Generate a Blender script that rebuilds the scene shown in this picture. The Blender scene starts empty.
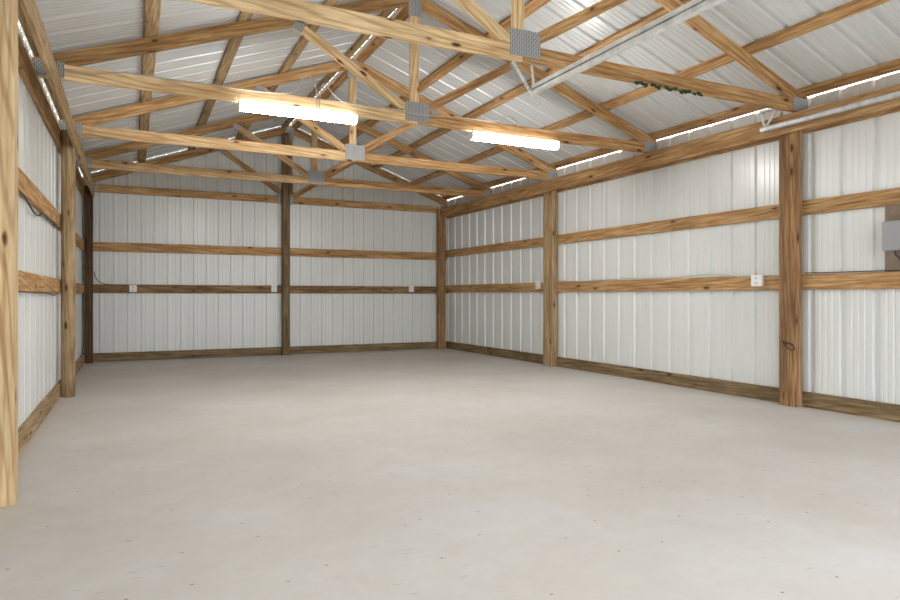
import bpy, bmesh, math, random
from mathutils import Vector, Matrix
random.seed(7)
C = bpy.context.scene.collection
S = 1.15                                   # metres per unit; unit = camera height above the floor
def P(x, y, z): return Vector((x*S, y*S, (z+1)*S))     # z measured from eye level
XR, ZR, SL = 2.41, 2.92, 0.362             # ridge position, height, roof slope
def roof(x): return ZR - SL*abs(x-XR)
ZB, ZT = 1.4545, 1.6245                    # header bottom / top
XL, XW, YB = -0.636, 5.43, 11.0            # faces of the girts (left, right, back)
TH = 0.034                                 # board thickness
def rx(x, y): return x - 0.011*(y-3.9)     # the right wall runs very slightly inwards

# ------------------------------------------------------------------ materials
def nt(name):
    m = bpy.data.materials.new(name); m.use_nodes = True
    t = m.node_tree; b = t.nodes['Principled BSDF']
    return m, t, b
def N(t, k, **kw):
    n = t.nodes.new(k)
    for a, v in kw.items(): setattr(n, a, v)
    return n
def ramp(t, fac, stops):
    r = N(t, 'ShaderNodeValToRGB'); e = r.color_ramp.elements
    e[0].position, e[0].color = stops[0][0], (*stops[0][1], 1)
    e[1].position, e[1].color = stops[1][0], (*stops[1][1], 1)
    for p, c in stops[2:]:
        x = e.new(p); x.color = (*c, 1)
    t.links.new(fac, r.inputs[0]); return r
def mixc(t, fac, a, b, mode='MIX'):
    m = N(t, 'ShaderNodeMix', data_type='RGBA', blend_type=mode)
    for sock, v in ((m.inputs[0], fac), (m.inputs[6], a), (m.inputs[7], b)):
        if isinstance(v, (int, float)): sock.default_value = v
        elif isinstance(v, tuple): sock.default_value = (*v, 1)
        else: t.links.new(v, sock)
    return m.outputs[2]
def noise(t, vec, scale, detail=3, rough=.5, dist=0):
    n = N(t, 'ShaderNodeTexNoise'); n.inputs['Scale'].default_value = scale
    n.inputs['Detail'].default_value = detail; n.inputs['Roughness'].default_value = rough
    n.inputs['Distortion'].default_value = dist
    if vec: t.links.new(vec, n.inputs['Vector'])
    return n.outputs['Fac']
def mapping(t, vec, scale):
    m = N(t, 'ShaderNodeMapping'); m.inputs['Scale'].default_value = scale
    t.links.new(vec, m.inputs['Vector']); return m.outputs[0]
def wood(name, light, mid, dark, knot=(.07, .03, .012), stain=None, stain_amt=.5):
    m, t, b = nt(name); L = t.links
    tc = N(t, 'ShaderNodeTexCoord'); oi = N(t, 'ShaderNodeObjectInfo')
    sc = N(t, 'ShaderNodeVectorMath', operation='SCALE'); sc.inputs[0].default_value = (17, 31, 23)
    L.new(oi.outputs['Random'], sc.inputs['Scale'])
    ad = N(t, 'ShaderNodeVectorMath', operation='ADD')
    L.new(tc.outputs['Object'], ad.inputs[0]); L.new(sc.outputs[0], ad.inputs[1])
    v = ad.outputs[0]
    # long-grain streaks
    g1 = noise(t, mapping(t, v, (1.6, 34, 34)), 1.0, 4, .62, .35)
    # cathedral growth rings
    w = N(t, 'ShaderNodeTexWave', wave_type='BANDS', bands_direction='DIAGONAL')
    w.inputs['Scale'].default_value = 5.0; w.inputs['Distortion'].default_value = 9.0
    w.inputs['Detail'].default_value = 2.0; w.inputs['Detail Scale'].default_value = .7
    L.new(mapping(t, v, (.22, 2.6, 2.6)), w.inputs['Vector'])
    base = ramp(t, g1, [(.33, dark), (.66, light), (.5, mid)]).outputs[0]
    ring = ramp(t, w.outputs['Fac'], [(.0, (.52, .40, .30)), (.40, (1, 1, 1))]).outputs[0]
    base = mixc(t, .55, base, ring, 'MULTIPLY')
    big = noise(t, mapping(t, v, (1.1, 3, 3)), 1.3, 3, .6)
    tint = ramp(t, big, [(.30, (.74, .70, .66)), (.65, (1.08, 1.06, 1.04))]).outputs[0]
    base = mixc(t, .75, base, tint, 'MULTIPLY')
    if stain:
        sn = noise(t, mapping(t, v, (2.2, 7, 7)), 1.7, 5, .7)
        r = ramp(t, sn, [(.45, (0, 0, 0)), (.68, (stain_amt,)*3)])
        base = mixc(t, r.outputs[0], base, stain)
    # per-board tone
    hsv = N(t, 'ShaderNodeHueSaturation'); L.new(base, hsv.inputs['Color'])
    mr = N(t, 'ShaderNodeMapRange'); mr.inputs['To Min'].default_value = .86; mr.inputs['To Max'].default_value = 1.12
    L.new(oi.outputs['Random'], mr.inputs['Value']); L.new(mr.outputs[0], hsv.inputs['Value'])
    base = hsv.outputs[0]
    # knots
    vo = N(t, 'ShaderNodeTexVoronoi', feature='F1'); vo.inputs['Scale'].default_value = 1.0
    L.new(mapping(t, v, (3.3, 9.5, 9.5)), vo.inputs['Vector'])
    kd = N(t, 'ShaderNodeMath', operation='ADD'); L.new(vo.outputs['Distance'], kd.inputs[0])
    kn = noise(t, mapping(t, v, (20, 30, 30)), 1, 2); km = N(t, 'ShaderNodeMath', operation='MULTIPLY')
    L.new(kn, km.inputs[0]); km.inputs[1].default_value = .10; L.new(km.outputs[0], kd.inputs[1])
    kr = ramp(t, kd.outputs[0], [(.13, (.97,)*3), (.23, (0,)*3), (.165, (.75,)*3)])
    sp = N(t, 'ShaderNodeSeparateColor'); L.new(vo.outputs['Color'], sp.inputs[0])
    gt = N(t, 'ShaderNodeMath', operation='GREATER_THAN'); gt.inputs[1].default_value = .48; L.new(sp.outputs[0], gt.inputs[0])
    halo = ramp(t, kd.outputs[0], [(.18, (.55,)*3), (.42, (0,)*3)])
    base = mixc(t, mixc(t, 1.0, halo.outputs[0], gt.outputs[0], 'MULTIPLY'), base, dark)
    base = mixc(t, mixc(t, 1.0, kr.outputs[0], gt.outputs[0], 'MULTIPLY'), base, knot)
    L.new(base, b.inputs['Base Color']); b.inputs['Roughness'].default_value = .72
    b.inputs['Specular IOR Level'].default_value = .25
    bp = N(t, 'ShaderNodeBump'); bp.inputs['Strength'].default_value = .25; bp.inputs['Distance'].default_value = .004
    L.new(g1, bp.inputs['Height']); L.new(bp.outputs[0], b.inputs['Normal'])
    return m
M = {}
M['pine']   = wood('pine_framing', (.70, .48, .26), (.56, .345, .155), (.30, .155, .06), stain=(.30, .155, .065), stain_amt=.5)
M['honey']  = wood('honey_pine', (.74, .51, .275), (.60, .365, .165), (.32, .16, .06), stain=(.33, .17, .07), stain_amt=.5)
M['straw']  = wood('straw_pine', (.82, .63, .38), (.71, .50, .27), (.47, .28, .12), stain=(.42, .235, .10), stain_amt=.45)
M['bright'] = wood('fresh_pine', (.88, .71, .46), (.79, .59, .34), (.58, .37, .18))
M['tan']    = wood('tan_treated_timber', (.60, .46, .28), (.48, .35, .195), (.28, .185, .09), stain=(.22, .145, .075), stain_amt=.4)
M['weather']= wood('weathered_board', (.47, .32, .16), (.34, .215, .10), (.16, .09, .04), stain=(.10, .06, .03), stain_amt=.6)
M['green']  = wood('treated_splash_board', (.34, .255, .145), (.25, .18, .095), (.13, .09, .045), stain=(.10, .075, .045), stain_amt=.5)
M['brown']  = wood('brown_timber', (.48, .30, .155), (.36, .21, .10), (.18, .095, .045), stain=(.12, .065, .035), stain_amt=.4)
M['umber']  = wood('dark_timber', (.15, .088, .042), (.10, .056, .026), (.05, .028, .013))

def sheet_mat(name, col, rough):
    m, t, b = nt(name); tc = N(t, 'ShaderNodeTexCoord')
    n = noise(t, mapping(t, tc.outputs['Object'], (1, 1, .35)), 1.1, 4, .55)
    c = ramp(t, n, [(.3, tuple(x*.93 for x in col)), (.7, col)]).outputs[0]
    t.links.new(c, b.inputs['Base Color'])
    b.inputs['Roughness'].default_value = rough; b.inputs['Specular IOR Level'].default_value = .6
    n2 = noise(t, tc.outputs['Object'], 2.2, 2)
    bp = N(t, 'ShaderNodeBump'); bp.inputs['Strength'].default_value = .06; bp.inputs['Distance'].default_value = .02
    t.links.new(n2, bp.inputs['Height']); t.links.new(bp.outputs[0], b.inputs['Normal'])
    return m
M['sheet'] = sheet_mat('white_painted_steel', (.76, .785, .775), .27)
M['roof'] = sheet_mat('roof_steel_underside', (.68, .705, .71), .24)

def floor_mat():
    m, t, b = nt('concrete'); L = t.links; tc = N(t, 'ShaderNodeTexCoord'); v = tc.outputs['Object']
    n1 = noise(t, v, .8, 6, .62); n2 = noise(t, v, 7, 6, .7); n3 = noise(t, mapping(t, v, (1, 2.2, 1)), 1.7, 4, .6, 1)
    c = ramp(t, n1, [(.3, (.54, .505, .465)), (.7, (.625, .615, .605)), (.5, (.59, .563, .53))]).outputs[0]
    c = mixc(t, .5, c, ramp(t, n2, [(.3, (.90, .89, .88)), (.7, (1.04, 1.04, 1.04))]).outputs[0], 'MULTIPLY')
    warm = ramp(t, n3, [(.58, (0, 0, 0)), (.75, (.45, .45, .45))])
    c = mixc(t, warm.outputs[0], c, (.59, .51, .43))
    # chips and grit
    vo = N(t, 'ShaderNodeTexVoronoi', voronoi_dimensions='2D'); vo.inputs['Scale'].default_value = 2.0
    L.new(mapping(t, v, (1.0, 1.5, 1)), vo.inputs['Vector'])
    k = ramp(t, vo.outputs['Distance'], [(.012, (.85,)*3), (.020, (0,)*3)])
    c = mixc(t, k.outputs[0], c, (.22, .15, .10))
    vo2 = N(t, 'ShaderNodeTexVoronoi', voronoi_dimensions='2D'); vo2.inputs['Scale'].default_value = 6
    L.new(mapping(t, v, (.45, 2.2, 1)), vo2.inputs['Vector'])
    k2 = ramp(t, vo2.outputs['Distance'], [(.03, (.55,)*3), (.08, (0,)*3)])
    msk = ramp(t, noise(t, v, 1.3, 2), [(.5, (0,)*3), (.6, (1,)*3)])
    c = mixc(t, mixc(t, 1.0, k2.outputs[0], msk.outputs[0], 'MULTIPLY'), c, (.40, .33, .27))
    L.new(c, b.inputs['Base Color']); b.inputs['Roughness'].default_value = .55
    b.inputs['Specular IOR Level'].default_value = .35
    bp = N(t, 'ShaderNodeBump'); bp.inputs['Strength'].default_value = .18; bp.inputs['Distance'].default_value = .01
    L.new(n2, bp.inputs['Height']); L.new(bp.outputs[0], b.inputs['Normal'])
    return m
M['floor'] = floor_mat()
def plain(name, col, rough=.5, metal=0., emit=None, n=0.):
    m, t, b = nt(name); b.inputs['Base Color'].default_value = (*col, 1)
    b.inputs['Roughness'].default_value = rough; b.inputs['Metallic'].default_value = metal
    if n:
        tc = N(t, 'ShaderNodeTexCoord'); f = noise(t, tc.outputs['Object'], n, 4, .6)
        c = ramp(t, f, [(.3, tuple(x*.75 for x in col)), (.7, tuple(min(1, x*1.12) for x in col))])
        t.links.new(c.outputs[0], b.inputs['Base Color'])
    if emit:
        b.inputs['Emission Color'].default_value = (*emit[0], 1); b.inputs['Emission Strength'].default_value = emit[1]
    return m
def galv_plate():
    m, t, b = nt('toothed_galvanised_plate'); L = t.links; tc = N(t, 'ShaderNodeTexCoord')
    br = N(t, 'ShaderNodeTexBrick'); br.offset = .5
    sw = N(t, 'ShaderNodeMapping'); sw.inputs['Rotation'].default_value = (0, 0, math.pi/2)
    sep = N(t, 'ShaderNodeSeparateXYZ'); cb = N(t, 'ShaderNodeCombineXYZ')
    L.new(tc.outputs['Object'], sep.inputs[0]); L.new(sep.outputs['X'], cb.inputs['Y']); L.new(sep.outputs['Z'], cb.inputs['X'])
    L.new(cb.outputs[0], br.inputs['Vector'])
    br.inputs['Scale'].default_value = 1.0; br.inputs['Brick Width'].default_value = .038
    br.inputs['Row Height'].default_value = .0165; br.inputs['Mortar Size'].default_value = .0052
    br.inputs['Color1'].default_value = (.07, .07, .075, 1); br.inputs['Color2'].default_value = (.16, .16, .17, 1)
    br.inputs['Mortar'].default_value = (.42, .43, .44, 1)
    L.new(br.outputs['Color'], b.inputs['Base Color']); b.inputs['Roughness'].default_value = .5; b.inputs['Metallic'].default_value = .15
    return m
M['plate'] = galv_plate()
M['galv'] = plain('galvanised_steel', (.66, .68, .70), .36, .55, n=14)
M['zinc'] = plain('bright_zinc_rail', (.80, .81, .80), .4, .25, n=10)
M['white'] = plain('white_plastic', (.86, .86, .83), .4)
M['ivory'] = plain('receptacle_face', (.70, .70, .66), .4)
M['slot'] = plain('dark_slot', (.03, .03, .03), .6)
M['grey'] = plain('grey_plastic', (.33, .34, .35), .42)
M['dgrey'] = plain('dark_grey_gasket', (.10, .10, .11), .5)
M['cable'] = plain('grey_cable_sheath', (.46, .45, .43), .5)
M['dcable'] = plain('dark_cable_sheath', (.05, .045, .04), .5)
M['brownboard'] = plain('brown_panel_board', (.25, .185, .14), .7, n=5)
M['leaf'] = plain('green_foil', (.012, .055, .022), .5)
M['rust'] = plain('rusted_steel', (.085, .035, .02), .6, .3, n=60)
M['lens'] = plain('lit_diffuser', (.95, .95, .95), .4, emit=((1.0, .985, .96), 68.0))
M['housing'] = plain('white_enamel', (.85, .85, .85), .35)
M['gravel'] = plain('gravel_ground', (.62, .60, .56), .9, n=3)

# ------------------------------------------------------------------ helpers
def link(name, bm, mat, parent=None, mw=None, smooth=False):
    bmesh.ops.recalc_face_normals(bm, faces=bm.faces)
    me = bpy.data.meshes.new(name); bm.to_mesh(me); bm.free()
    if smooth:
        for p in me.polygons: p.use_smooth = True
    me.materials.append(mat)
    o = bpy.data.objects.new(name, me); C.objects.link(o)
    mw = mw or Matrix.Identity(4)
    if parent:
        o.parent = parent; o.matrix_local = WM[parent.name].inverted() @ mw
    else: o.matrix_world = mw
    WM[o.name] = mw.copy()
    return o
WM = {}
def tag(o, label, cat, group=None):
    o['label'] = label; o['category'] = cat
    if group: o['group'] = group
    return o
def empty(name, loc, label, cat, group=None):
    o = bpy.data.objects.new(name, None); C.objects.link(o); o.location = loc
    o.empty_display_size = .1
    WM[o.name] = Matrix.Translation(loc); return tag(o, label, cat, group)
def structure(o): o['kind'] = 'structure'; return o
def frame(a, b, up=Vector((0, 0, 1))):
    x = (b-a).normalized(); y = up.cross(x).normalized(); z = x.cross(y)
    m = Matrix((x, y, z)).transposed().to_4x4(); m.translation = a; return m
def board(name, a, b, w, t, mat, parent=None, up=Vector((0, 0, 1)), bow=.003, wane=0.):
    """a rectangular timber from a to b (centre line): w along up, t across; slightly bowed"""
    Ln = (b-a).length; n = max(2, int(Ln/.35)); bm = bmesh.new(); rings = []
    ph, ph2, am = random.random()*6, random.random()*6, bow*(.5+random.random())
    e = min(w, t)*.07
    for i in range(n+1):
        u = i/n; s = math.sin(math.pi*u)
        dy = am*s*math.sin(ph+2.3*u); dz = am*s*math.sin(ph2+3.1*u)
        wl = wane*max(0, math.sin(ph*3+5*u))
        prof = [(-t/2+e, -w/2), (t/2-e, -w/2), (t/2, -w/2+e), (t/2, w/2-e), (t/2-e, w/2), (-t/2+e, w/2), (-t/2, w/2-e), (-t/2, -w/2+e)]
        rings.append([bm.verts.new((u*Ln, y+dy, z+dz+(wl if z < 0 else 0))) for y, z in prof])
    for r, q in zip(rings, rings[1:]):
        for k in range(8): bm.faces.new((r[k], r[(k+1) % 8], q[(k+1) % 8], q[k]))
    bm.faces.new(rings[0]); bm.faces.new(rings[-1])
    return link(name, bm, mat, parent, frame(a, b, up))
def box_bm(bm, x0, x1, y0, y1, z0, z1, bev=0.):
    vs = [bm.verts.new((x, y, z)) for x in (x0, x1) for y in (y0, y1) for z in (z0, z1)]
    fs = [bm.faces.new([vs[i] for i in q]) for q in ((0, 1, 3, 2), (4, 6, 7, 5), (0, 4, 5, 1), (2, 3, 7, 6), (0, 2, 6, 4), (1, 5, 7, 3))]
    if bev:
        es = {e for f in fs for e in f.edges}
        bmesh.ops.bevel(bm, geom=list(es), offset=bev, segments=3, profile=.5, affect='EDGES')
def clip(poly, f):
    out = []
    for i, p in enumerate(poly):
        q = poly[(i+1) % len(poly)]; a, b = f(p), f(q)
        if a >= 0: out.append(p)
        if (a >= 0) != (b >= 0):
            k = a/(a-b); out.append((p[0]+(q[0]-p[0])*k, p[1]+(q[1]-p[1])*k))
    return out
def prism(name, poly, y0, y1, ang, mat, parent, bev=.0025):
    """polygon in the x-z plane (units) extruded from y0 to y1; grain along the angle"""
    cx = sum(p[0] for p in poly)/len(poly); cz = sum(p[1] for p in poly)/len(poly)
    o = P(cx, y0, cz); c, s = math.cos(ang), math.sin(ang)
    mw = Matrix(((c, 0, -s), (0, 1, 0), (s, 0, c))).to_4x4(); mw.translation = o; inv = mw.inverted()
    bm = bmesh.new()
    A = [bm.verts.new(inv @ P(x, y0, z)) for x, z in poly]; B = [bm.verts.new(inv @ P(x, y1, z)) for x, z in poly]
    n = len(poly)
    bm.faces.new(A); bm.faces.new(B[::-1])
    for i in range(n): bm.faces.new((A[i], A[(i+1) % n], B[(i+1) % n], B[i]))
    if bev: bmesh.ops.bevel(bm, geom=list(bm.edges), offset=bev, segments=1, affect='EDGES')
    return link(name, bm, mat, parent, mw)
def tube(name, pts, r, mat, parent=None, seg=8, smooth_iter=3):
    for _ in range(smooth_iter):                                    # Chaikin rounding
        q = [pts[0]]
        for a, b in zip(pts, pts[1:]): q += [a.lerp(b, .25), a.lerp(b, .75)]
        pts = q+[pts[-1]]
    o0 = pts[0].copy(); pts = [p-o0 for p in pts]; bm = bmesh.new(); rings = []
    nrm = None
    for i, p in enumerate(pts):
        d = (pts[min(i+1, len(pts)-1)]-pts[max(i-1, 0)]).normalized()
        if nrm is None: nrm = d.orthogonal().normalized()
        nrm = (nrm-d*nrm.dot(d)).normalized(); bn = d.cross(nrm)
        rings.append([bm.verts.new(p+(nrm*math.cos(k*2*math.pi/seg)+bn*math.sin(k*2*math.pi/seg))*r) for k in range(seg)])
    for a, b in zip(rings, rings[1:]):
        for k in range(seg): bm.faces.new((a[k], a[(k+1) % seg], b[(k+1) % seg], b[k]))
    bm.faces.new(rings[0]); bm.faces.new(rings[-1])
    return link(name, bm, mat, parent, Matrix.Translation(o0), smooth=True)

# ------------------------------------------------------------------ ribbed steel sheets
PITCH = .2765
def rib_profile(l0, l1, phase=0., pitch=PITCH, minor=(.085, .138, .191), dm=.003):
    """(along, depth) pairs: broad outward rib every PITCH, two faint ones between"""
    pts = []; k = math.floor((l0-phase)/pitch)-1
    while k*pitch+phase < l1+pitch:
        o = k*pitch+phase
        w = .22*pitch/2; pts += [(o-w, 0), (o-w+.011, .021), (o+w-.011, .021), (o+w, 0)]
        for c in minor: pts += [(o+c-.009, 0), (o+c-.005, dm), (o+c+.005, dm), (o+c+.009, 0)]
        k += 1
    pts = [p for p in pts if l0 < p[0] < l1]
    return [(l0, 0)]+pts+[(l1, 0)]
def sheet(name, fn, l0, l1, mat, phase=0., **kw):
    """fn(along, depth) -> list of points down/up the sheet"""
    bm = bmesh.new(); prev = None
    for l, d in rib_profile(l0, l1, phase, **kw):
        cur = [bm.verts.new(p) for p in fn(l, d)]
        if prev:
            for i in range(len(cur)-1): bm.faces.new((prev[i], cur[i], cur[i+1], prev[i+1]))
        prev = cur
    return structure(link(name, bm, mat))
Y0 = -.35                                                           # the open front of the building
gap = .020
XLS, XRS, YBS = XL-TH-.001, XW+TH+.001, YB+TH+.001
sheet('wall_left', lambda l, d: [P(XLS-d, l, -1), P(XLS-d, l, roof(XLS)-.034)], Y0, YB+.05, M['sheet'], 5.54)
sheet('wall_right', lambda l, d: [P(rx(XRS+d, l), l, -1), P(rx(XRS+d, l), l, roof(rx(XRS, l))-.0405)], Y0, YB+.05, M['sheet'], 4.60)
sheet('wall_back', lambda l, d: [P(l, YBS+d, -1), P(l, YBS+d, roof(l)-.004)], XLS, rx(XRS, YB), M['sheet'], .107, pitch=.190, minor=(.07, .12), dm=.006)
# roof: one mesh, two slopes, a narrow slit left at the ridge
bm = bmesh.new()
for sgn, xe in ((-1, XLS-.012), (1, XRS+.012)):
    prev = None
    for l, d in rib_profile(Y0-.1, YB+.06, 5.354, dm=.005):
        dz = d*.95; xa = XR+sgn*.012
        xq = xe if sgn < 0 else rx(xe, l)
        cur = [bm.verts.new(P(xa, l, roof(xa)+dz)), bm.verts.new(P(xq, l, roof(xq)+dz))]
        if prev: bm.faces.new((prev[0], cur[0], cur[1], prev[1]))
        prev = cur
structure(link('ceiling', bm, M['roof']))

bm = bmesh.new(); v = [bm.verts.new(P(x, y, z)) for z in (-1, -1.1) for x, y in ((XLS-.02, Y0), (XRS+.02, Y0), (XRS+.02, YBS+.02), (XLS-.02, YBS+.02))]
for q in ((0, 1, 2, 3), (7, 6, 5, 4), (0, 4, 5, 1), (1, 5, 6, 2), (2, 6, 7, 3), (3, 7, 4, 0)): bm.faces.new([v[i] for i in q])
structure(link('floor', bm, M['floor']))
bm = bmesh.new(); bm.faces.new([bm.verts.new(P(x, y, -1.06)) for x, y in ((-40, -40), (45, -40), (45, 50), (-40, 50))])
structure(link('ground', bm, M['gravel']))

# front wall behind the camera, two overhead door openings left open
def front(l, d):
    inside = -.25 < l < 2.40 or 2.62 < l < 5.20
    return [P(l, Y0-.001-d, 1.28 if inside else -1), P(l, Y0-.001-d, roof(l)-.012)]
sheet('wall_front', front, XLS, XRS, M['sheet'], .1)

# splash boards at the foot of the walls
h = .135
structure(board('baseboard_left', P(XL-TH/2, Y0, -1+h/2), P(XL-TH/2, YB, -1+h/2), h*S, TH*S, M['tan'], bow=0))
structure(board('baseboard_right', P(rx(XW+TH/2, Y0), Y0, -1+h/2), P(rx(XW+TH/2, YB), YB, -1+h/2), h*S, TH*S, M['green'], bow=0))
structure(board('baseboard_back', P(XL-TH, YB+TH/2, -1+h/2), P(rx(XW+TH, YB), YB+TH/2, -1+h/2), h*.93*S, TH*S, M['green'], bow=0))

# ------------------------------------------------------------------ posts
def post(x0, x1, y0, y1, ztop, mat, label, ply=0):
    a, b = P((x0+x1)/2, (y0+y1)/2, -1), P((x0+x1)/2, (y0+y1)/2, ztop)
    if not ply:
        o = board('timber_post', a, b, (x1-x0)*S, (y1-y0)*S, mat, up=Vector((1, 0, 0)), bow=.001)
        return tag(o, label, 'post', 'posts along the walls')
    e = empty('timber_post', a, label, 'post', 'posts along the walls')
    w = (y1-y0)/ply
    for k in range(ply):
        yy = y0+w*(k+.5)
        board('ply_board', P((x0+x1)/2, yy, -1), P((x0+x1)/2, yy, ztop), (x1-x0)*S, (w-.0012)*S, mat, e, up=Vector((1, 0, 0)), bow=0)
    return e
post(-.636, -.508, 3.66, 3.79, ZB+.6, M['bright'], 'pale square timber post nearest the camera at the left edge')
# round pole
bm = bmesh.new(); n = 28; rings = []
for k in range(9):
    z = (ZT+1)*S*k/8; ring = []
    for i in range(n):
        a = 2*math.pi*i/n; r = (.064-.0012*k/8)*S*(1+.012*math.sin(3*a+z*1.3))
        ring.append(bm.verts.new((z, r*math.cos(a), r*math.sin(a))))
    rings.append(ring)
for a, b in zip(rings, rings[1:]):
    for i in range(n): bm.faces.new((a[i], a[(i+1) % n], b[(i+1) % n], b[i]))
bm.faces.new(rings[0]); bm.faces.new(rings[-1])
tag(link('round_pole', bm, M['tan'], None, frame(P(-.572, 7.36, -1), P(-.572, 7.36, 1), Vector((1, 0, 0))), smooth=True), 'round wooden pole standing against the left wall', 'post', 'posts along the walls')
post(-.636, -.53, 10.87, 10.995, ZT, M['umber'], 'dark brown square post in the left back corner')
post(2.265, 2.385, 10.87, 10.995, 2.72, M['green'], 'greenish brown post in the middle of the back wall')
post(5.15, 5.30, 10.89, 10.995, ZT, M['brown'], 'brown post in the right back corner')
post(rx(5.33, 7.6), rx(5.429, 7.6), 7.49, 7.70, ZT, M['tan'], 'pale brown laminated post midway along the right wall', 3)
pA = post(rx(5.33, 3.9), rx(5.429, 3.9), 3.83, 3.995, ZT, M['brown'], 'big brown laminated post nearest the camera on the right wall', 3)

# ------------------------------------------------------------------ girts
def girt(a, b, w, mat, label, name='wall_girt', cat='girt', group='horizontal girts on the walls', t=TH, bow=.0012):
    return tag(board(name, a, b, w*S, t*S, mat, bow=bow), label, cat, group)
GR = [(.7865, .13, 'upper', M['pine']), (.121, .138, 'lower', M['pine'])]
for z, w, lv, mt in GR:
    for y0, y1, where in ((Y0, 3.91, 'in the bay in front of the nearest post'), (3.914, 7.61, 'between the nearest and the middle post'), (7.614, YB-.002, 'between the middle post and the back corner')):
        girt(P(rx(XW+TH/2, y0), y0, z), P(rx(XW+TH/2, y1), y1, z), w, mt, '%s pine girt on the right wall %s' % (lv, where))
for z, w, lv, mt in ((.732, .138, 'upper', M['pine']), (.093, .13, 'lower', M['pine'])):
    for y0, y1, where in ((3.73, 7.36, 'between the square post and the round pole'), (7.364, YB-.002, 'between the round pole and the dark corner post')):
        girt(P(XL-TH/2, y0, z), P(XL-TH/2, y1, z), w, mt, '%s pine girt on the left wall %s' % (lv, where))
for z, w, lv, mt in ((.735, .14, 'middle', M['pine']), (.101, .132, 'low dark', M['weather'])):
    for x0, x1, where in ((XL-TH+.001, 2.324, 'left of the centre post'), (2.328, rx(XW, YB)+TH-.002, 'right of the centre post')):
        girt(P(x0, YB+TH/2, z), P(x1, YB+TH/2, z), w, mt, '%s girt across the back wall %s' % (lv, where))

# ------------------------------------------------------------------ header beams carrying the trusses
hz, hw = (ZB+ZT)/2, ZT-ZB-.002
G = 'long header beams under the truss ends'
girt(P(rx(5.31, Y0), Y0, hz), P(rx(5.31, 10.99), 10.99, hz), hw, M['pine'], 'long header beam on the inner side of the right wall posts', 'header_beam', 'beam', G)
girt(P(rx(5.449, Y0), Y0, hz), P(rx(5.449, 10.99), 10.99, hz), hw, M['pine'], 'header beam against the steel of the right wall, behind the posts', 'header_beam', 'beam', G)
girt(P(-.484, 2.2, hz-.005), P(-.520, 10.86, hz-.005), hw, M['tan'], 'long header beam on the inner side of the left wall posts', 'header_beam', 'beam', G, t=.028)
girt(P(XL-TH/2, Y0, hz), P(XL-TH/2, 10.99, hz), hw, M['pine'], 'header beam against the steel of the left wall, behind the pole', 'header_beam', 'beam', G)

# ------------------------------------------------------------------ trusses
CH = .118
def topz(x): return roof(x)-.040
def plate(x0, x1, z0, z1, y, parent, ang=0., t=.0035):
    cx, cz = (x0+x1)/2, (z0+z1)/2; w, hh = (x1-x0)*S/2, (z1-z0)*S/2
    bm = bmesh.new(); box_bm(bm, -w, w, -t*S, 0, -hh, hh)
    mw = Matrix.Rotation(-ang, 4, 'Y'); mw.translation = P(cx, y, cz)
    return link('gusset_plate', bm, M['plate'], parent, mw)
def truss(y, label, mt=M['pine'], mb=M['pine'], zb=ZT+.001, back=False, mr=None, px=0.):
    e = empty('roof_truss', P(XR, y, zb), label, 'truss', 'timber roof trusses')
    y1 = y+TH; zt = zb+CH; xl, xr = -.667, rx(5.452, y)
    if back: xl, xr = XL-TH+.003, rx(XW, YB)+TH-.004
    xm = XR+.03                                                     # spliced under the centre plate
    board('bottom_chord', P(xl, y+TH/2, zb+CH/2), P(xm-.0005, y+TH/2, zb+CH/2), (CH-.001)*S, TH*S, mb, e, bow=.003)
    board('bottom_chord', P(xm+.0005, y+TH/2, zb+CH/2), P(xr, y+TH/2, zb+CH/2), (CH-.001)*S, TH*S, mr or M['honey'], e, bow=.003)
    a = math.atan(SL); up = lambda p: topz(p[0])-p[1]
    for sg in (-1, 1):
        xe = xl if sg < 0 else xr
        far = [(XR+sg*.0005, 1), (XR+sg*.0005, 4), (xe, 4), (xe, 1)]
        poly = clip(clip(clip(far, up), lambda p: p[1]-topz(p[0])+CH*1.02), lambda p: p[1]-zt)
        prism('top_chord', poly, y, y1, -sg*a, mt, e)
        # diagonal web
        ax, az, bx, bz = XR+sg*.06, zt+.0, XR+sg*1.10, topz(XR+sg*1.10)-CH*1.02
        L = math.hypot(bx-ax, bz-az); dx, dz = (bx-ax)/L, (bz-az)/L; nx, nz = -dz, dx; hw_ = .041
        ax -= dx*.2; az -= dz*.2; bx += dx*.2; bz += dz*.2
        ax += nx*.0; q = [(ax+nx*hw_, az+nz*hw_), (bx+nx*hw_, bz+nz*hw_), (bx-nx*hw_, bz-nz*hw_), (ax-nx*hw_, az-nz*hw_)]
        if sg > 0: q = q[::-1]
        q = clip(q, lambda p: p[1]-zt-.0005)
        q = clip(q, lambda p: sg*(p[0]-XR)-.0445)
        q = clip(q, lambda p: topz(p[0])-CH*1.02-.0005-p[1])
        prism('web', q, y, y1, math.atan2(dz, dx), mb if sg < 0 else M['honey'], e)
        plate(XR+sg*1.10-.038, XR+sg*1.10+.038, topz(XR+sg*1.10)-CH*1.02-.055, topz(XR+sg*1.10)-CH*1.02+.035, y, e, math.atan2(dz, dx)-math.pi/2)
        hx = (xl+.005, -.462) if sg < 0 else (5.255, xr-.006)
        plate(hx[0], hx[1], zb+.012, zb+CH+.012, y, e)
        plate(hx[0], hx[1], zb+.012, zb+CH+.012, y1+.0035, e)
    prism('king_post', [(XR-.044, zt+.0005), (XR+.044, zt+.0005), (XR+.044, topz(XR+.044)-CH*1.02-.001), (XR, topz(XR)-CH*1.02-.001), (XR-.044, topz(XR-.044)-CH*1.02-.001)], y, y1, math.pi/2, mb, e)
    plate(XR-.095+px, XR+.150+px, zb+.022+px*.4, zb+.207+px*.4, y, e)
    plate(XR-.095, XR+.150, zb+.020, zb+.205, y1+.0035, e)
    plate(XR-.065, XR+.065, topz(XR)-.235, topz(XR)-.03, y, e)
    return e
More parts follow.
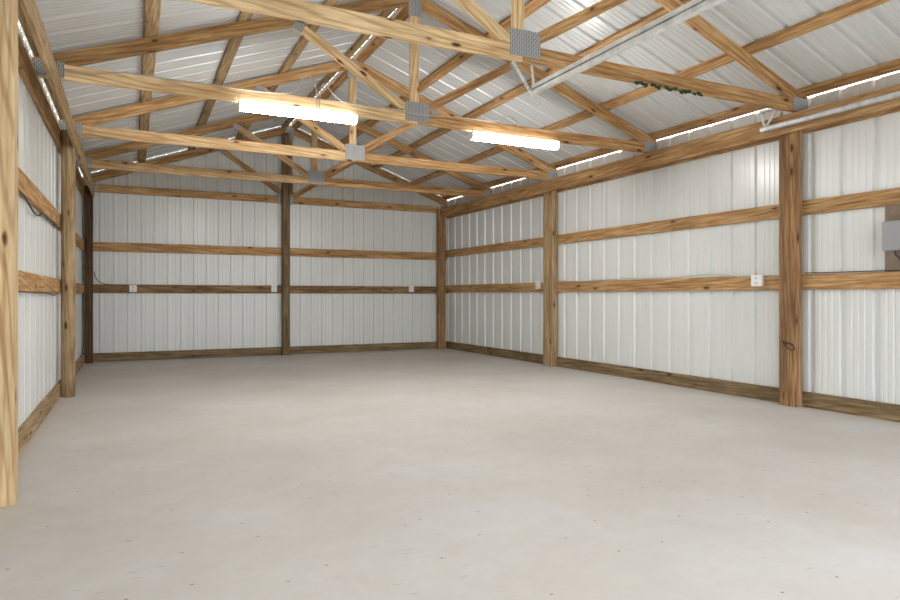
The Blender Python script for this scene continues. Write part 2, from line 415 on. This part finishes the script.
T1, T2, T3, T4 = 3.80, 5.63, 7.535, 9.365
truss(T1, 'roof truss nearest the camera, with the metal door track fixed under it', M['pine'], M['bright'], px=.025)
truss(T2, 'second roof truss from the camera, with both lit fixtures on it', M['pine'], M['bright'])
truss(T3, 'third roof truss from the camera, bearing over the middle post of the right wall', M['pine'], M['straw'])
truss(T4, 'fourth roof truss from the camera, the last free one before the back wall', M['pine'], M['straw'])
truss(YB+.0005, 'roof truss fixed flat against the back wall sheeting', M['pine'], M['pine'], zb=1.556, back=True, px=-.10)

# ------------------------------------------------------------------ purlins, flat on the top chords
sides = {-1: 'left', 1: 'right'}
desc = ['beside the ridge slit', 'second below the ridge', 'third below the ridge', 'fourth below the ridge', 'along the eave']
for sg in (-1, 1):
    ang = math.atan(SL)
    for k, off in enumerate((.085, .83, 1.56, 2.28, 3.022)):
        x = XR+sg*off; z = roof(x)-.0195
        xa = x2 = x
        if k == 4 and sg > 0: xa, x2 = rx(5.409, Y0), rx(5.409, YB)
        up = Vector((math.cos(ang), 0, -sg*math.sin(ang)))
        o = board('roof_purlin', P(xa, Y0, roof(xa)-.0195), P(x2, YB+.03, roof(x2)-.0195), .108*S, .034*S, M['pine'] if sg > 0 else M['tan'], up=up, bow=0)
        tag(o, 'long purlin on the %s roof slope, %s' % (sides[sg], desc[k]), 'purlin', 'roof purlins')

# ------------------------------------------------------------------ light fixtures on the second truss
def fixture(x0, x1, zc, label, tilt=0.):
    w, ang = (x1-x0)*S, tilt
    e = empty('light_fixture', P((x0+x1)/2, T2-.06, zc), label, 'light', 'lit fluorescent style fixtures')
    base = Matrix.Translation(P((x0+x1)/2, T2-.06, zc)) @ Matrix.Rotation(tilt, 4, 'Y')
    def extr(name, prof, a, b, mat):
        bm = bmesh.new(); A = [bm.verts.new((a, y, z)) for y, z in prof]; B = [bm.verts.new((b, y, z)) for y, z in prof]
        bm.faces.new(A); bm.faces.new(B[::-1])
        for i in range(len(prof)): bm.faces.new((A[i], A[(i+1) % len(prof)], B[(i+1) % len(prof)], B[i]))
        return link(name, bm, mat, e, base)
    extr('housing', [(-.05, .042), (.05, .042), (.05, .026), (-.05, .026)], -w/2, w/2, M['housing'])
    extr('diffuser', [(-.056, .025), (.056, .025), (.060, -.005), (.050, -.03), (.030, -.048), (-.030, -.048), (-.050, -.03), (-.060, -.005)], -w/2+.012, w/2-.012, M['lens'])
    for sx in (-1, 1):
        extr('end_cap', [(-.058, .028), (.058, .028), (.062, -.005), (.052, -.032), (.032, -.051), (-.032, -.051), (-.052, -.032), (-.062, -.005)], sx*w/2-.006, sx*w/2+.006, M['housing'])
    for sx in (-.3, .3):                                            # brackets against the truss
        bm = bmesh.new(); box_bm(bm, sx*w-.012, sx*w+.012, .0505, .0685, .020, .042); link('mounting_bracket', bm, M['galv'], e, base)
    return e
fixture(.795, 1.81, 1.582, 'lit white strip light hung on the truss left of its centre plate', .0)
fixture(2.98, 4.00, 1.567, 'lit white strip light hung on the truss right of its centre plate', .0)

# wiring of the lights
yc = T2-.0055
pts = [P(-.46, yc, 1.70), P(-.30, yc, 1.695), P(-.18, yc, 1.715), P(-.05, yc, 1.745), P(.1, yc, 1.738), P(.3, yc, 1.735), P(.6, yc, 1.742), P(.9, yc, 1.728), P(1.15, yc, 1.742), P(1.28, yc-.01, 1.76),
       P(1.30, yc-.02, 1.85), P(1.36, yc-.03, 1.93), P(1.44, yc-.03, 1.90), P(1.46, yc-.035, 1.75), P(1.455, yc-.045, 1.623)]
tag(tube('power_cable', pts, .0058, M['cable']), 'thin grey cable along the second truss, looping down into the left strip light', 'cable')
pts = [P(1.48, yc-.045, 1.623), P(1.485, yc-.03, 1.76), P(1.52, yc-.02, 1.90), P(1.60, yc-.01, 1.80), P(1.70, yc, 1.735), P(1.95, yc, 1.728), P(2.2, yc-.012, 1.735), P(2.4, yc-.016, 1.71), P(2.6, yc-.012, 1.715), P(2.9, yc, 1.745), P(3.3, yc, 1.742), P(3.38, yc-.01, 1.80), P(3.46, yc-.02, 1.83), P(3.55, yc-.03, 1.76), P(3.50, yc-.045, 1.608)]
tag(tube('power_cable', pts, .0058, M['cable']), 'thin grey cable joining the two strip lights over the truss centre plate', 'cable')

# ------------------------------------------------------------------ overhead door tracks
def rail(name, prof, a, b, mat, parent):
    """prof in (x, z) metres, swept from a to b, open strip given thickness"""
    bm = bmesh.new(); mw = Matrix.Translation(a); d = b-a
    t = .003
    for (x0, z0), (x1, z1) in zip(prof, prof[1:]):
        nx, nz = -(z1-z0), (x1-x0); l = math.hypot(nx, nz); nx, nz = nx/l*t, nz/l*t
        q = [(x0, z0), (x1, z1), (x1+nx, z1+nz), (x0+nx, z0+nz)]
        A = [bm.verts.new((x, 0, z)) for x, z in q]; B = [bm.verts.new(Vector((x, 0, z))+d) for x, z in q]
        bm.faces.new(A); bm.faces.new(B[::-1])
        for i in range(4): bm.faces.new((A[i], A[(i+1) % 4], B[(i+1) % 4], B[i]))
    return link(name, bm, mat, parent, mw)
def strap(name, a, b, w, parent, mat=None, holes=True):
    """perforated angle iron from a to b"""
    L = (b-a).length; bm = bmesh.new(); t = .0025
    n = max(2, int(L/.035)); hw_ = w/2
    def leg(flip):
        for i in range(n):
            x0, x1 = L*i/n, L*(i+1)/n; hx = (x1-x0)*.28; m = (x0+x1)/2; g = w*.17
            for (u0, u1, v0, v1) in ((x0, m-hx, 0, w), (m+hx, x1, 0, w), (m-hx, m+hx, 0, hw_-g), (m-hx, m+hx, hw_+g, w)):
                if flip: box_bm(bm, u0, u1, v0, v1, 0, t)
                else: box_bm(bm, u0, u1, 0, t, v0, v1)
    leg(True); leg(False)
    return link(name, bm, mat or M['zinc'], parent, frame(a, b, Vector((0, 1, 0)) if abs((b-a).normalized().y) < .8 else Vector((0, 0, 1))))
tr = empty('door_track', P(2.535, 3.72, 1.42), 'galvanised overhead door track running from the nearest truss towards the camera', 'track', 'overhead door tracks')
a, b = P(2.535, 3.80, 1.425), P(2.535, .10, 1.425)
rail('channel', [(.020, .012), (.020, .018), (-.010, .018), (-.018, .010), (-.018, -.014), (-.010, -.022), (.018, -.022), (.020, -.012)], a, b, M['zinc'], tr)
rail('angle_iron', [(-.022, .055), (-.022, .0195), (.026, .0195)], a, b, M['zinc'], tr)
strap('hanger', P(2.372, 3.80, 1.622), P(2.535, 3.80, 1.405), .032, tr)
strap('hanger', P(2.545, 3.83, 1.622), P(2.545, 3.80, 1.455), .024, tr)
tr = empty('door_track', P(5.26, 4.10, 1.53), 'galvanised door track running along the right header beam', 'track', 'overhead door tracks')
a, b = P(5.255, 4.12, 1.530), P(5.265, .10, 1.530)
rail('channel', [(.022, .020), (.022, .028), (-.012, .028), (-.022, .014), (-.022, -.016), (-.010, -.024), (.020, -.024), (.022, -.014)], a, b, M['galv'], tr)
strap('hanger', P(5.25, 4.10, 1.685), P(5.25, 4.06, 1.545), .03, tr)
strap('hanger', P(5.25, 3.93, 1.685), P(5.25, 4.05, 1.545), .03, tr)
strap('crossbar', P(5.25, 4.14, 1.69), P(5.25, 3.88, 1.69), .03, tr)

# ------------------------------------------------------------------ outlets
def outlet(loc, face, w, hh, label, dark=False):
    """face: 'L' looks towards -x (right wall), 'B' looks towards -y (back wall)"""
    e = empty('outlet_box', loc, label, 'outlet', 'white power outlets on the lower girts')
    rot = Matrix.Rotation(-math.pi/2 if face == 'L' else 0, 4, 'Z')   # local -y faces the room
    base = Matrix.Translation(loc) @ rot
    bm = bmesh.new(); box_bm(bm, -w*.44, w*.44, -.045, 0, -hh*.46, hh*.46, .004); link('back_box', bm, M['white'], e, base)
    bm = bmesh.new(); box_bm(bm, -w*.5, w*.5, -.052, -.0455, -hh*.5, hh*.5, .0025); cp = link('cover_plate', bm, M['white'], e, base)
    for s in (-1, 1):
        bm = bmesh.new(); box_bm(bm, -.017, .017, -.0545, -.052, s*hh*.22-.014, s*hh*.22+.014, .001); r = link('receptacle', bm, M['ivory'], e, base)
        for q in (-.007, .007):
            bm = bmesh.new(); box_bm(bm, q-.0012, q+.0012, -.0553, -.0546, s*hh*.22-.005, s*hh*.22+.006); link('slot', bm, M['slot'], r, base)
    return e
outlet(P(rx(XW, 4.27)-.0015, 4.27, .142), 'L', .135, .125, 'white outlet on the right wall girt just left of the nearest post')
outlet(P(rx(XW, 7.95)-.0015, 7.93, .150), 'L', .085, .125, 'white outlet on the right wall girt just left of the middle post')
outlet(P(.010, YB-.0015, .105), 'B', .12, .12, 'white outlet on the back wall nearest the left corner')
outlet(P(2.135, YB-.0015, .115), 'B', .105, .13, 'white outlet on the back wall just left of the centre post')
outlet(P(4.625, YB-.0015, .120), 'B', .10, .13, 'white outlet on the back wall nearest the right corner')

# cables on the girts
def cable(pts, label, mat='cable', r=.005): return tag(tube('power_cable', pts, r, M[mat]), label, 'cable')
X = lambda y: rx(XW, y)-.0045
cable([P(X(7.5), 7.50, .205), P(X(7), 7.05, .185), P(X(6.5), 6.45, .195), P(X(6), 6.05, .205), P(X(5.5), 5.65, .196), P(X(5.2), 5.25, .198), P(X(4.9), 4.98, .220), P(X(4.7), 4.72, .214), P(X(4.5), 4.50, .185), P(X(4.35), 4.36, .172)],
      'grey cable sagging along the right girt towards the nearest outlet')
cable([P(X(4.2), 4.22, .160), P(X(4.15), 4.15, .175), P(X(4.1), 4.07, .182), P(X(4.0), 4.01, .196)], 'short cable stub between the right outlet and the nearest post')
cable([P(X(3.8), 3.80, .200), P(X(3.5), 3.5, .198), P(X(3.2), 3.2, .199), P(X(2.8), 2.8, .198), P(X(2), 2.0, .198)], 'dark cable lying on the right girt under the grey wall box', 'dcable')
xl = XL-.008
cable([P(xl, 4.75, .675), P(xl, 5.05, .655), P(xl, 5.25, .635), P(xl, 5.5, .60), P(xl, 5.75, .60), P(xl, 6.0, .655), P(xl, 6.4, .655), P(xl, 6.8, .655), P(xl, 7.25, .655)], 'dark cable hanging in a loop under the upper left girt', 'dcable', .008)
cable([P(xl, 4.3, .022), P(xl, 5.2, .026), P(xl, 5.9, .020), P(xl, 6.4, .022), P(xl, 6.8, .0), P(xl, 7.05, .012), P(xl, 7.25, .024)], 'dark cable running along the underside of the lower left girt', 'dcable', .006)
yb = YB-.006
cable([P(-.515, yb, .36), P(-.50, yb, .26), P(-.42, yb, .18), P(-.30, yb, .160), P(-.15, yb, .162), P(-.06, yb, .140)], 'dark cable dropping from the left corner to the back wall outlet', 'dcable', .007)
cable([P(2.19, yb, .150), P(2.23, yb, .172), P(2.262, yb, .180)], 'short dark cable stub between the centre outlet and the centre post', 'dcable', .007)

# ------------------------------------------------------------------ grey wall box on a brown board
bx = rx(XW, 3.0)
bm = bmesh.new(); box_bm(bm, (bx+.004)*S, (bx+.030)*S, 2.25*S, 3.135*S, (1+.1905)*S, (1+.7205)*S, .002)
tag(link('backing_board', bm, M['brownboard']), 'brown backing board between the right wall girts at the right edge', 'board')
e = empty('wall_box', P(bx+.004, 2.95, .467), 'grey plastic control box with rounded corners on the brown board', 'control box')
base = Matrix.Translation(P(bx+.004, 2.95, .467))
def part(name, b, mat, bev, par=e):
    bm = bmesh.new(); box_bm(bm, *b, bev); return link(name, bm, mat, par, base, smooth=False)
part('case', (-.075, -.001, -.205, .165, -.130, .130), M['grey'], .012)
part('gasket', (-.079, -.075, -.203, .163, -.128, .128), M['dgrey'], .001)
part('lid', (-.125, -.0785, -.21, .17, -.135, .135), M['grey'], .016)
part('latch', (-.131, -.1245, -.04, .0, -.13, -.09), M['dgrey'], .002)
o = P(bx+.004, 2.95, .467)
tag(tube('black_cord', [o+Vector((-.06, .09, -.131)), o+Vector((-.06, .09, -.17)), o+Vector((-.06, .05, -.20)), o+Vector((-.06, .03, -.26)), o+Vector((-.06, .0, -.24)), o+Vector((-.06, -.02, -.17)), o+Vector((-.06, -.03, -.131))], .008, M['dcable']), 'black cord looped under the grey control box', 'cord')

# bent rusty rod on the nearest right post
px = rx(5.33, 3.9)-.006
def Q(x, y, z): return P(x, y, z-.07)
tag(tube('rod_hook', [Q(px+.005, 3.955, -.335), Q(px-.012, 3.93, -.375), Q(px-.02, 3.88, -.405), Q(px-.015, 3.845, -.425), Q(px-.015, 3.822, -.405), Q(px-.008, 3.835, -.375), Q(px-.004, 3.88, -.36), Q(px, 3.93, -.352)], .006, M['rust']), 'bent rusty rod hook on the lower part of the big brown post', 'hook')

# scraps of green garland stapled to the bottom edge of the nearest truss
rnd = random.Random(3)
for x0, x1, lab in ((3.445, 3.56, 'scrap of green garland on the nearest truss, the leftmost one'), (3.61, 3.70, 'curled scrap of green garland, second from the left on the nearest truss'),
                    (3.755, 3.86, 'middle scrap of green garland under the nearest truss'), (3.89, 4.03, 'thickest scrap of green garland under the nearest truss'), (4.05, 4.14, 'scrap of green garland on the nearest truss, closest to the right wall')):
    bm = bmesh.new(); zc = ZT-.001
    n = max(4, int((x1-x0)/.02)); o0 = P((x0+x1)/2, T1-.0035, zc)
    for k in range(n*3):
        u = rnd.random(); c = P(x0+(x1-x0)*u, T1-.0035-.010*rnd.random(), zc+.004-.016*rnd.random()+.008*math.sin(u*5+x0*9))-o0
        a = rnd.random()*1.4-.7; L = .016+.014*rnd.random(); w = .008+.006*rnd.random()
        d = Vector((math.cos(a), rnd.uniform(-.2, .2), math.sin(a))).normalized(); q_ = d.cross(Vector((0, 1, 0))).normalized()
        nn = Vector((0, .004, 0)); q = [c-d*L, c+q_*w, c+d*L, c-q_*w]
        A = [bm.verts.new(p-nn) for p in q]; B = [bm.verts.new(p+nn) for p in q]
        bm.faces.new(A); bm.faces.new(B[::-1])
        for i in range(4): bm.faces.new((A[i], A[(i+1) % 4], B[(i+1) % 4], B[i]))
    box_bm(bm, -(x1-x0)*S*.42, (x1-x0)*S*.42, -.003, .003, -.004, .002)
    tag(link('garland_scrap', bm, M['leaf'], None, Matrix.Translation(o0)), lab, 'garland', 'green garland scraps')

# ------------------------------------------------------------------ light, sky, camera
w = bpy.data.worlds.new('World'); bpy.context.scene.world = w; w.use_nodes = True
bg = w.node_tree.nodes['Background']; bg.inputs[0].default_value = (.93, .965, 1.0, 1); bg.inputs[1].default_value = 3.9
sc = bpy.context.scene
cam = bpy.data.cameras.new('Camera'); co = bpy.data.objects.new('Camera', cam); C.objects.link(co)
co.location = P(0, 0, 0); co.rotation_euler = (math.pi/2, 0, -math.radians(25.716))
cam.sensor_width = 36; cam.lens = 645.84/900*36; cam.clip_start = .02; cam.clip_end = 300
cam.shift_x = (450-443.4)/900; cam.shift_y = -(300-295.44)/900
sc.camera = co
vs = sc.view_settings; vs.view_transform = 'Standard'; vs.look = 'None'; vs.gamma = 1; vs.use_curve_mapping = False
vs.exposure = 0.42
sc.cycles.max_bounces = 12; sc.cycles.diffuse_bounces = 8
